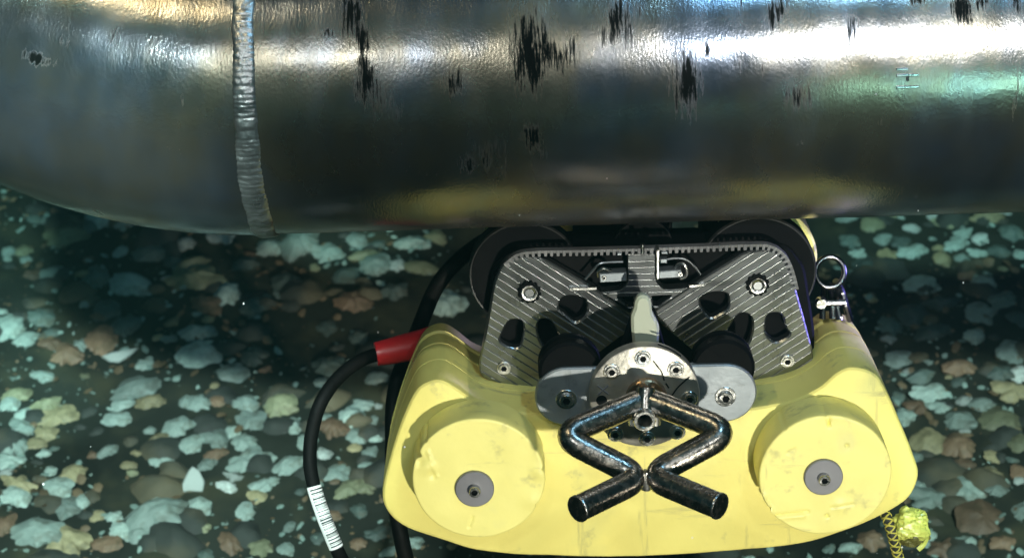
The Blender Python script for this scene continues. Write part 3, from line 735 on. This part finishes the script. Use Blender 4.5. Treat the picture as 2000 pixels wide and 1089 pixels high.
# ================================================================== lifting shackle at the right
sh = bpy.data.objects.new('shackle', None); C.objects.link(sh); sh.location = tool.location; sh.rotation_euler = tool.rotation_euler
tag(sh, 'shiny steel lifting eye and shackle at the right shoulder of the yellow crawler', 'shackle')
c = L(1621, 531, .085)
ringp = [c + Vector((math.cos(t) * .0115, math.sin(t) * .004, math.sin(t) * .0115)) for t in [2 * math.pi * k / 40 for k in range(40)]]
v, f = tube(ringp, .0022, 12, closed=True); obj('eye_ring', v, f, M['shackle'], sh)
for pts in (((1610, 556), (1608, 580), (1606, 622)), ((1632, 548), (1645, 570), (1652, 596), (1660, 625)), ((1622, 556), (1624, 580), (1626, 622)), ((1638, 560), (1634, 590), (1640, 624))):
    p = cr([L(x, y, .088 + .004 * (i % 2)) for i, (x, y) in enumerate(pts)], 5); v, f = tube(p, .0027, 10); obj('shackle_arm', v, f, M['shackle'], sh)
c = L(1645, 598, .084); v, f = tube([L(1600, 592, .084), L(1652, 590, .084)], .0026, 10); obj('shackle_pin', v, f, M['shackle'], sh)
c = L(1604, 592, .082); v, f = lathe([(.004, .080), (.0045, .081), (.0045, .086)], c.x, c.z, 12); obj('pin_nut', v, f, M['steel'], sh)

# ================================================================== cables
DT = 1.70
def wpath(pts, n=8): return cr([atdepth(x, y, d) for x, y, d in pts], n)
pa = wpath([(762, 688, 1.715), (735, 692, 1.71), (700, 706, 1.70), (660, 738, 1.69), (627, 785, 1.68), (610, 840, 1.68), (605, 893, 1.68), (611, 940, 1.68), (626, 990, 1.68), (645, 1040, 1.68), (672, 1100, 1.69), (720, 1180, 1.75), (760, 1230, 2.0)], 12)
v, f = tube(pa, .0057, 20, True)
ca = obj('cable', v, f, M['cable'], None)
tag(ca, 'black cable with white barcode label looping down from the red sleeve', 'cable')
# red sleeve, tapered
sp = [atdepth(x, y, d) for x, y, d in ((734, 691, 1.71), (760, 686, 1.712), (790, 679, 1.716), (820, 673, 1.722), (842, 668, 1.73))]
v, f = tube(cr(sp, 5), lambda s: .0100 + .0034 * s, 32)
v2, f2 = tube(cr(sp[:2], 3), .009, 24)
rs = obj('red_sleeve', v, f, M['red'], ca)
# collar behind the sleeve
v, f = tube([atdepth(836, 668, 1.73), atdepth(852, 664, 1.735)], .0115, 24); obj('plug_collar', v, f, M['satin'], ca)
# barcode label: strip wrapped round the camera-facing half
i0 = min(range(len(pa)), key=lambda i: (proj(pa[i])[1] - 948) ** 2); i1 = min(range(len(pa)), key=lambda i: (proj(pa[i])[1] - 1066) ** 2 + (proj(pa[i])[0] - 655) ** 2)
seg = pa[i0:i1 + 1]
lens = [0]
for a, b in zip(seg, seg[1:]): lens.append(lens[-1] + (b - a).length)
def at_len(s):
    for i in range(len(seg) - 1):
        if lens[i + 1] >= s: return seg[i].lerp(seg[i + 1], (s - lens[i]) / (lens[i + 1] - lens[i])), (seg[i + 1] - seg[i]).normalized()
    return seg[-1], (seg[-1] - seg[-2]).normalized()
def strip(s0, s1, a0, a1, r):
    V, Fc = [], []; ns = max(1, int((s1 - s0) / .002)); na_ = 10
    for i in range(ns + 1):
        p, t = at_len(s0 + (s1 - s0) * i / ns); u = (CP - p); u = (u - t * u.dot(t)).normalized(); w = t.cross(u)
        for k in range(na_ + 1):
            a = R(a0 + (a1 - a0) * k / na_); V.append(p + (u * math.cos(a) + w * math.sin(a)) * r)
    Fc = [(i * (na_ + 1) + k, (i + 1) * (na_ + 1) + k, (i + 1) * (na_ + 1) + k + 1, i * (na_ + 1) + k + 1) for i in range(ns) for k in range(na_)]
    return V, Fc
v, f = strip(0, lens[-1], -80, 80, .0061); lb = obj('barcode_label', v, f, M['white'], ca)
rng = random.Random(11); s = .0022; parts = []
t_ = Vector((0, 0, 0))
p_, t_ = at_len(.02); u_ = (CP - p_); u_ = (u_ - t_ * u_.dot(t_)).normalized(); w_ = t_.cross(u_)
sgn = 1 if (CR.transposed() @ w_).x > 0 else -1
while s < lens[-1] - .002:
    wb = rng.choice((.0004, .0004, .0008, .0012)); v, f = strip(s, s + wb, sgn * -38, sgn * 78, .0063); parts.append((v, f, 0)); s += wb + rng.choice((.0005, .0006, .0010, .0016))
v, f, _ = join(parts); obj('barcode_bars', v, f, M['ink'], lb)

pb = wpath([(985, 452, 1.76), (950, 468, 1.755), (905, 500, 1.75), (870, 535, 1.75), (846, 572, 1.75), (828, 615, 1.75), (812, 655, 1.76), (797, 690, 1.77), (778, 735, 1.77), (768, 790, 1.76), (767, 860, 1.75), (768, 930, 1.74), (775, 1000, 1.74), (786, 1060, 1.74), (800, 1120, 1.76), (820, 1200, 1.9)], 8)
v, f = tube(pb, .0068, 20, True); cb = obj('hose', v, f, M['cable'], None)
tag(cb, 'thick black hose running from the crawler wheel down behind the red sleeve', 'hose')

# rope and tape at the lower right
pr = wpath([(1722, 990, 1.66), (1733, 1012, 1.65), (1742, 1040, 1.65), (1750, 1070, 1.66), (1758, 1100, 1.68), (1770, 1150, 1.8)], 14)
rope = bpy.data.objects.new('rope', None); C.objects.link(rope); tag(rope, 'thin braided yellow and black rope hanging below the crawler at lower right', 'rope')
v, f = tube(pr, .0040, 12); obj('rope_core', v, f, M['ropeb'], rope)
def helix(path, r, turns, ph, rr):
    n = len(path); out = []
    u = None
    for i in range(n):
        a = path[max(i - 1, 0)]; b = path[min(i + 1, n - 1)]; t = (b - a).normalized()
        if u is None: u = t.orthogonal().normalized()
        u = (u - t * u.dot(t)).normalized(); w = t.cross(u); an = ph + turns * 2 * math.pi * i / n
        out.append(path[i] + (u * math.cos(an) + w * math.sin(an)) * r)
    return tube(out, rr, 6)
pr2 = dens(pr, .0008)
for tn, ph in ((20, 0), (20, 3.14), (-20, 0), (-20, 3.14)):
    v, f = helix(pr2, .0038, tn, ph, .0008); obj('strand', v, f, M['rope'], rope)
def crumple(cx, cy, depth, rx, rz, name, m, parent, seed, amp, ln):
    V, Fc = [], []; c = atdepth(cx, cy, depth); n1, n2 = 30, 44
    rt, up, fw = CR @ Vector((1, 0, 0)), CR @ Vector((0, 1, 0)), CR @ Vector((0, 0, -1))
    for i in range(n1 + 1):
        ph = math.pi * i / n1
        for k in range(n2):
            a = 2 * math.pi * k / n2; q = Vector((math.sin(ph) ** .6 * math.cos(a), math.sin(ph) ** .6 * math.sin(a), math.cos(ph)))
            nn = noise.noise(q * ln + Vector((seed, 0, 0))); n_2 = abs(noise.noise(q * ln * 2.3 + Vector((0, seed, 0))))
            s = 1 + amp * nn - amp * 1.1 * n_2
            V.append(c + rt * (q.x * rx * s) + fw * (q.y * rx * .8 * s) + up * (q.z * rz * s))
    Fc = [(i * n2 + k, i * n2 + (k + 1) % n2, (i + 1) * n2 + (k + 1) % n2, (i + 1) * n2 + k) for i in range(n1) for k in range(n2)]
    return obj(name, V, Fc, m, parent, 25)
tp = crumple(1781, 1024, 1.655, .0150, .0125, 'crumpled_tape', M['tape'], None, 3.3, .30, 1.3)
tag(tp, 'crumpled wrap of bright yellow tape beside the rope at lower right', 'tape')
crumple(1783, 1048, 1.66, .0125, .0068, 'dark_fold', M['tape_dark'], tp, 8.1, .32, 1.6)
tl = cr([atdepth(x, y, 1.655) for x, y in ((1800, 1036), (1808, 1048), (1802, 1062), (1792, 1072))], 5); v, f = tube(tl, lambda s: .0032 * (1 - .4 * s), 8, wob=.5); obj('loose_tail', v, f, M['tape'], tp)
tl = cr([atdepth(x, y, 1.655) for x, y in ((1772, 1008), (1768, 998), (1775, 992))], 5); v, f = tube(tl, lambda s: .006 * (1 - .5 * s), 8, wob=.5); obj('loose_tail', v, f, M['tape'], tp)

# ================================================================== SHELLS on the seabed
rng = random.Random(21)
def shell_mesh(seed, kind):
    r_ = random.Random(seed); NR, NS = 7, 44; V, Fc = [], []
    ph = r_.random() * 50; rag = r_.uniform(.19, .34) * (1.35 if kind == 'ragged' else 1)
    sk = r_.uniform(-.25, .25); hgt = r_.uniform(.28, .52)
    def out(a):
        q = Vector((math.cos(a), math.sin(a), 0))
        front = .5 - .5 * math.sin(a)                   # the edge towards -y is more ragged
        return 1 + rag * 1.3 * noise.noise(q * 1.3 + Vector((ph, 0, 0))) + rag * (.4 + front) * .75 * noise.noise(q * 3 + Vector((0, ph, 0))) + rag * (.12 + .5 * front) * noise.noise(q * 7 + Vector((ph * 2, 0, 0))) + rag * .35 * noise.noise(q * 2.1 + Vector((3, ph, 1))) + rag * .10 * noise.noise(q * 18 + Vector((0, 0, ph)))
    V.append((0, 0, hgt))
    for i in range(1, NR + 1):
        t = i / NR
        for k in range(NS):
            a = 2 * math.pi * k / NS; r = (1 + (out(a) - 1) * t ** .7) * t; x, y = r * math.cos(a), r * math.sin(a)
            z = hgt * (1 - t ** 2.2) + .16 * noise.noise(Vector((x * 2.2, y * 2.2, ph))) * (1 - t * .5) + .035 * noise.noise(Vector((x * 7, y * 7, ph))) + .0
            V.append((x, y, max(z, .0) + .02 * (t > .99)))
    for k in range(NS):
        a = 2 * math.pi * k / NS; r = out(a) * .93; V.append((r * math.cos(a), r * math.sin(a), -.14))
    for k in range(NS): Fc.append((0, 1 + k, 1 + (k + 1) % NS))
    for i in range(NR):
        for k in range(NS):
            k2 = (k + 1) % NS; Fc.append((1 + i * NS + k, 1 + (i + 1) * NS + k, 1 + (i + 1) * NS + k2, 1 + i * NS + k2))
    me = bpy.data.meshes.new('shell'); me.from_pydata(V, [], Fc); me.update(); me.materials.append(M['sh_p'])
    me.polygons.foreach_set('use_smooth', [True] * len(me.polygons)); me.set_sharp_from_angle(angle=R(48)); return me
MESH = [shell_mesh(i * 7 + 1, 'ragged' if i % 3 == 0 else 'dome') for i in range(18)]
CAT = """264 762 95 42 p|18 787 40 34 p|44 801 50 32 p|39 828 55 34 p|34 866 48 36 p|20 900 60 32 p|108 803 80 40 t|90 840 50 30 t|70 862 40 22 t|242 790 50 26 p|230 822 60 32 p|295 793 62 26 t|364 795 30 30 p|388 800 50 36 p|424 795 34 20 b|481 795 58 30 p
548 800 72 46 o|491 828 62 40 p|349 850 60 34 p|376 879 44 42 p|318 906 50 28 p|424 868 58 30 p|452 850 38 26 p|479 871 48 34 p|484 908 86 46 p|562 920 62 34 p|420 896 50 20 b|403 916 38 20 p|145 927 48 32 t|112 957 72 40 p|34 981 60 36 p
40 957 76 30 t|132 994 52 42 p|163 983 30 30 p|305 1018 130 60 p|78 1050 118 44 p|135 1062 90 48 t|203 1074 66 34 b|271 1049 56 34 p|240 1040 50 34 p|222 1012 32 22 p|190 1012 30 24 t|522 954 52 26 p|508 981 52 24 t|481 1008 34 30 p|566 1033 24 32 p|450 1059 44 40 b|10 1030 40 50 b|391 998 50 30 p
310 978 30 26 p|212 888 44 16 p|10 852 24 26 p|570 838 40 30 p|600 872 40 30 p|445 958 50 16 w|460 936 40 14 w|510 1066 46 34 o|560 1072 36 24 p|400 1082 36 20 d|310 870 40 18 t|30 770 60 26 o|90 782 60 22 o|60 600 10 10 w
195 425 62 46 p|244 434 52 22 p|66 422 34 18 d|90 422 26 18 p|129 457 88 40 o|175 440 44 34 d|363 479 40 26 w|436 462 60 44 w|586 488 76 60 p|527 490 54 34 p|255 554 90 46 p|105 528 58 24 p|80 605 60 40 d|17 631 60 50 p|192 660 70 54 b|240 630 56 50 d|387 649 76 34 p|391 700 84 64 p|286 715 36 28 p|447 732 84 40 p|496 701 50 36 d|237 492 30 26 p
377 545 104 44 o|443 572 54 50 p|325 540 24 10 w|375 518 70 22 o|40 478 34 22 o|300 492 70 44 d|190 545 54 34 d|170 585 30 10 p|160 532 28 14 t|65 530 34 20 b|310 460 30 14 t|555 582 40 12 p|50 655 50 30 p|100 665 50 22 b|155 668 28 30 p|130 690 60 40 b|500 600 60 50 d|480 520 50 30 d|85 733 48 20 p|205 600 54 40 d|400 590 70 34 b|15 480 26 20 p|50 497 26 16 p|340 510 50 18 d
644 502 64 46 p|735 524 64 46 p|672 545 60 44 d|697 475 44 30 p|716 500 60 24 o|800 475 70 20 p|830 530 80 26 o|620 455 60 22 p|775 520 30 30 w|850 465 50 24 o|640 640 40 30 d|870 600 70 50 p|560 560 60 40 d|770 580 60 30 d|690 600 70 40 b|700 660 40 26 d|640 720 70 40 d|735 742 44 26 p
711 791 46 28 p|688 818 54 36 p|703 855 54 34 p|650 842 54 40 b|634 897 28 26 w|659 930 62 32 p|680 964 60 30 o|715 962 40 20 o|723 892 30 22 p|632 826 40 24 p|728 824 20 26 p|735 856 30 20 p|700 1000 40 20 d|650 1010 30 20 b|735 1040 60 26 d|800 1060 50 22 p|760 1075 36 16 p|715 920 30 16 p|620 1055 30 20 d|700 1060 34 22 b
1823 426 36 34 w|1881 465 32 40 p|1865 487 44 26 p|1912 475 32 24 w|1840 514 34 28 t|1781 500 56 22 p|1800 560 64 44 p|1909 500 40 18 p|1992 509 26 24 p|1762 706 64 36 p|1900 675 38 40 p|1975 702 74 40 p|1915 625 60 44 p|1703 447 50 28 o|1735 505 40 30 t|1850 440 60 34 o|1930 430 60 26 t|1960 420 30 20 w|1660 425 60 22 p|1730 425 50 20 o|1860 420 40 14 d|1975 465 50 34 d|1920 560 50 34 p
1780 620 60 40 d|1840 600 70 30 d|1700 590 20 30 t|1960 600 60 40 d|1870 735 70 30 b|1820 660 60 40 d|1950 740 60 30 d|1740 640 50 36 d|1990 640 40 40 d|1690 520 50 40 d|1800 745 60 24 d|1725 470 40 20 p|1780 455 34 16 w|1950 500 50 20 d|1660 470 40 30 d|1760 480 40 26 d|1890 540 40 20 b
1817 775 74 32 p|1836 801 42 28 p|1796 797 46 34 b|1871 825 62 36 p|1955 826 88 60 o|1915 798 50 26 p|1978 775 64 44 t|1812 866 66 50 t|1871 872 66 46 b|1938 897 34 40 t|1925 930 66 34 t|1887 955 84 54 p|1817 975 80 42 p|1945 964 44 22 p|1919 1019 98 72 b|1890 1062 66 24 p|1993 1006 34 56 p|1794 945 40 24 p|1765 815 40 44 p|1880 790 30 16 w
1990 880 40 36 o|1975 855 50 16 t|1830 940 36 22 d|1885 845 26 14 w|1700 1060 60 34 b|1840 1070 60 30 b|1960 1065 50 26 b|1990 930 40 30 b|1990 945 26 14 w|1755 780 30 22 d|1870 910 70 20 b|1780 890 40 30 p|1660 1075 40 20 p|1735 1030 30 30 d|1865 985 30 12 w|1985 740 40 30 w"""
shells = []
for ln_ in CAT.replace('\n', '|').split('|'):
    if ln_.strip():
        a = ln_.split(); shells.append([float(a[0]), float(a[1]), float(a[2]), float(a[3]), a[4]])
def blocked(x, y, m=12):                      # behind the crawler or the pipe: the photo shows nothing there
    bottom = 440 if x > 500 else 345 + (x / 500) * 130
    if y < bottom - 25: return True
    return 800 < x < 1640 and y < 1030 or 780 < x < 1760 and 700 < y < 1000
tries = 0; extra = 0
while extra < 95 and tries < 5000:
    tries += 1; x = rng.uniform(-10, 2010); y = rng.uniform(380, 1090)
    if blocked(x, y): continue
    w = rng.uniform(14, 34)
    if any(abs(x - s[0]) < (s[2] + w) * .42 and abs(y - s[1]) < (s[3] + w * .5) * .42 for s in shells): continue
    shells.append([x, y, w, w * rng.uniform(.45, .65), rng.choice('pppwtobdd')]); extra += 1
shells = shells[:298]
COL = dict(p='pale grey-green', w='whitish', t='tan', b='brown', o='olive', d='dark grey')
def zone(x, y):
    if x < 620:
        if y < 520: return 'below the pipe bend at left' if x < 300 else 'below the weld seam at left'
        if y < 745: return 'in shadow at the left edge' if x < 250 else 'in shadow left of the cable'
        if y < 900: return 'in light at the left edge' if x < 200 else 'in light left of the cable'
        return 'near the bottom left corner' if x < 250 else 'lower left of the barcode label'
    if x < 1200:
        if y < 560: return 'under the pipe left of the crawler'
        if y < 760: return 'around the red sleeve'
        return 'between the cable and the hose' if y < 960 else 'at the bottom edge by the hose'
    if y < 530: return 'below the pipe at far right'
    if y < 760: return 'in shadow right of the crawler'
    if y < 915: return 'in light right of the crawler'
    return 'near the bottom right corner'
ORD = ['leftmost', 'second', 'third', 'fourth', 'fifth', 'sixth', 'seventh', 'eighth', 'ninth', 'tenth', 'eleventh', 'twelfth', 'thirteenth', 'fourteenth', 'fifteenth']
cls = {}
for i, s in enumerate(shells):
    sz = 'large' if s[2] > 66 else 'medium' if s[2] > 40 else 'small'
    cls.setdefault((sz, COL[s[4]], zone(s[0], s[1])), []).append(i)
labels = {}
for (sz, co, zo), idx in cls.items():
    idx.sort(key=lambda i: shells[i][0])
    if len(idx) == 1: labels[idx[0]] = f'only {sz} {co} shell {zo}'
    else:
        for k, i in enumerate(idx):
            o_ = 'leftmost' if k == 0 else 'rightmost' if k == len(idx) - 1 else ORD[k] + ' from left'
            labels[i] = f'{o_} of the {sz} {co} shells {zo}'
for i, (x, y, w, h, c) in enumerate(shells):
    p = ground(x, y); dist = (p - CP).length; ppm = F / (dist * 1.0)
    rx = w / 2 / ppm; ry = min(rx * 1.2, max(rx * .55, (h / 2 / ppm) / .62 * .85))
    o = bpy.data.objects.new('shell', MESH[rng.randrange(len(MESH))]); C.objects.link(o)
    o.location = (p.x, p.y, h_ground(p.x, p.y) + rx * rng.uniform(-.10, .04) + .001)
    o.scale = (rx * 1.05, ry * 1.05, rx * rng.uniform(.75, 1.1))
    o.rotation_euler = (R(rng.uniform(-4, 14)), R(rng.uniform(-10, 10)), R(rng.uniform(-40, 40)))
    o.material_slots[0].link = 'OBJECT'; o.material_slots[0].material = M['sh_' + c]
    tag(o, labels[i], 'shell', 'shells lying on the seabed')
# broken white shell standing on edge (two singular ones)
def shard(px, py, pts, m, label, th=.004, tilt=50):
    p = ground(px, py); k = (p - CP).length / F
    lp = fillet([(x * k, z * k) for x, z in pts], 3 * k, 3)
    v, f = prism(lp, -th / 2, th / 2, .001)
    v = [(a, b + 9 * (a * a), c) for a, b, c in v]
    o = obj('shell_shard', v, f, m, None, 30); o.location = (p.x, p.y, h_ground(p.x, p.y) + .008); o.rotation_euler = (R(-tilt), 0, R(8))
    tag(o, label, 'shell')
shard(380, 957, [(-32, -22), (-8, 18), (2, 28), (14, 18), (22, -4), (16, -24), (-10, -18)], M['sh_w'], 'upright pointed whitish shell shard left of the barcode label')
shard(236, 697, [(-38, 4), (-14, 8), (36, 12), (22, 0), (-4, -14), (-22, -10)], M['sh_w'], 'thin curved white shell sliver in the shadow left of the cable loop')

# small fragments and grit: nobody could count it
def frags(name, m, count, seed, rmin, rmax, lo=0.0):
    r_ = random.Random(seed); V, Fc = [], []
    for _ in range(count):
        x = r_.uniform(-.95, .95); y = r_.uniform(1.35, 2.9)
        dens_ = noise.noise(Vector((x * 5, y * 5, seed))) + .5 * noise.noise(Vector((x * 14, y * 14, seed)))
        if dens_ < lo + r_.uniform(-.25, .15): continue
        r = rmin + (rmax - rmin) * r_.random() ** 3; z = h_ground(x, y) + r * r_.uniform(.0, .4); b = len(V); n = r_.choice((5, 6, 7))
        rot = Euler((r_.uniform(-.5, .5), r_.uniform(-.5, .5), r_.uniform(0, 6.3))).to_matrix(); ex = r_.uniform(.45, .9)
        top = [rot @ Vector((r * math.cos(2 * math.pi * k / n) * r_.uniform(.7, 1.15), r * ex * math.sin(2 * math.pi * k / n) * r_.uniform(.7, 1.15), r * .1)) for k in range(n)]
        for q in top: V.append((x + q.x, y + q.y, z + q.z))
        q = rot @ Vector((0, 0, r * .45)); V.append((x + q.x, y + q.y, z + q.z)); V.append((x, y, z - r * .4))
        for k in range(n): Fc.append((b + k, b + (k + 1) % n, b + n)); Fc.append((b + (k + 1) % n, b + k, b + n + 1))
    return tag(obj(name, V, Fc, m, None, 60), kind='stuff')
tag(frags('pale_shell_grit', M['frag'], 9000, 5, .0012, .0075), 'pale crushed shell grit strewn over the dark mud', 'shell grit')
tag(frags('brown_shell_grit', M['fragb'], 9000, 9, .0012, .009), 'brown crushed shell grit strewn over the dark mud', 'shell grit')
def stones(name, m, count, seed):
    r_ = random.Random(seed); V, Fc = [], []; NR, NS = 4, 16
    for _ in range(count):
        x = r_.uniform(-.95, .95); y = r_.uniform(1.35, 2.9); R0 = .010 + .026 * r_.random() ** 2; ph = r_.random() * 90; b = len(V)
        z = h_ground(x, y) - R0 * r_.uniform(.05, .30); hg = R0 * r_.uniform(.45, .7); ex = r_.uniform(.6, .9); rt = r_.uniform(-.6, .6); cr_, sr_ = math.cos(rt), math.sin(rt)
        V.append((x, y, z + hg))
        for i in range(1, NR + 1):
            t = i / NR
            for k in range(NS):
                a = 2 * math.pi * k / NS; q = Vector((math.cos(a), math.sin(a), ph)); r = R0 * t * (1 + .35 * noise.noise(q * 1.2) + .14 * noise.noise(q * 3.7))
                u, w = r * math.cos(a), r * ex * math.sin(a); V.append((x + u * cr_ - w * sr_, y + u * sr_ + w * cr_, z + hg * (1 - t ** 2.4) + R0 * .12 * noise.noise(Vector((u / R0 * 2, w / R0 * 2, ph)))))
        for k in range(NS): Fc.append((b, b + 1 + k, b + 1 + (k + 1) % NS))
        for i in range(NR - 1):
            for k in range(NS):
                k2 = (k + 1) % NS; Fc.append((b + 1 + i * NS + k, b + 1 + (i + 1) * NS + k, b + 1 + (i + 1) * NS + k2, b + 1 + i * NS + k2))
    return tag(obj(name, V, Fc, m, None, 70), kind='stuff')
tag(stones('silted_stones', M['stone'], 800, 14), 'dark silt covered stones half sunk in the mud between the shells', 'stones')

# drifting specks
r_ = random.Random(3); V, Fc = [], []
for _ in range(40):
    p = atdepth(r_.uniform(0, 2000), r_.uniform(0, 1089), r_.uniform(1.0, 2.2)); q = r_.uniform(.0003, .0010); b = len(V)
    V += [p + Vector((q, 0, 0)), p + Vector((-q, 0, 0)), p + Vector((0, q, 0)), p + Vector((0, -q, 0)), p + Vector((0, 0, q * 1.5)), p + Vector((0, 0, -q * 1.5))]
    Fc += [(b + i, b + j, b + k) for i in (0, 1) for j in (2, 3) for k in (4, 5)]
tag(obj('drifting_specks', V, Fc, M['white'], None, 90), 'tiny pale specks drifting in the murky water', 'particles', kind='stuff')

# ================================================================== murky water
bm = bmesh.new(); bmesh.ops.create_cube(bm, size=1)
me = bpy.data.meshes.new('haze'); bm.to_mesh(me); bm.free()
hz = bpy.data.objects.new('haze', me); C.objects.link(hz); hz.scale = (24, 24, 3.9); hz.location = (0, 8, .9)
hm = bpy.data.materials.new('murky_water'); hm.use_nodes = True; n_ = hm.node_tree.nodes; n_.clear()
vo_ = n_.new('ShaderNodeVolumePrincipled'); mo_ = n_.new('ShaderNodeOutputMaterial'); hm.node_tree.links.new(vo_.outputs[0], mo_.inputs['Volume'])
vo_.inputs['Color'].default_value = (.22, .62, .58, 1); vo_.inputs['Absorption Color'].default_value = (0, .55, .5, 1); vo_.inputs['Density'].default_value = .052
vo_.inputs['Anisotropy'].default_value = .5
me.materials.append(hm); tag(hz, kind='stuff')
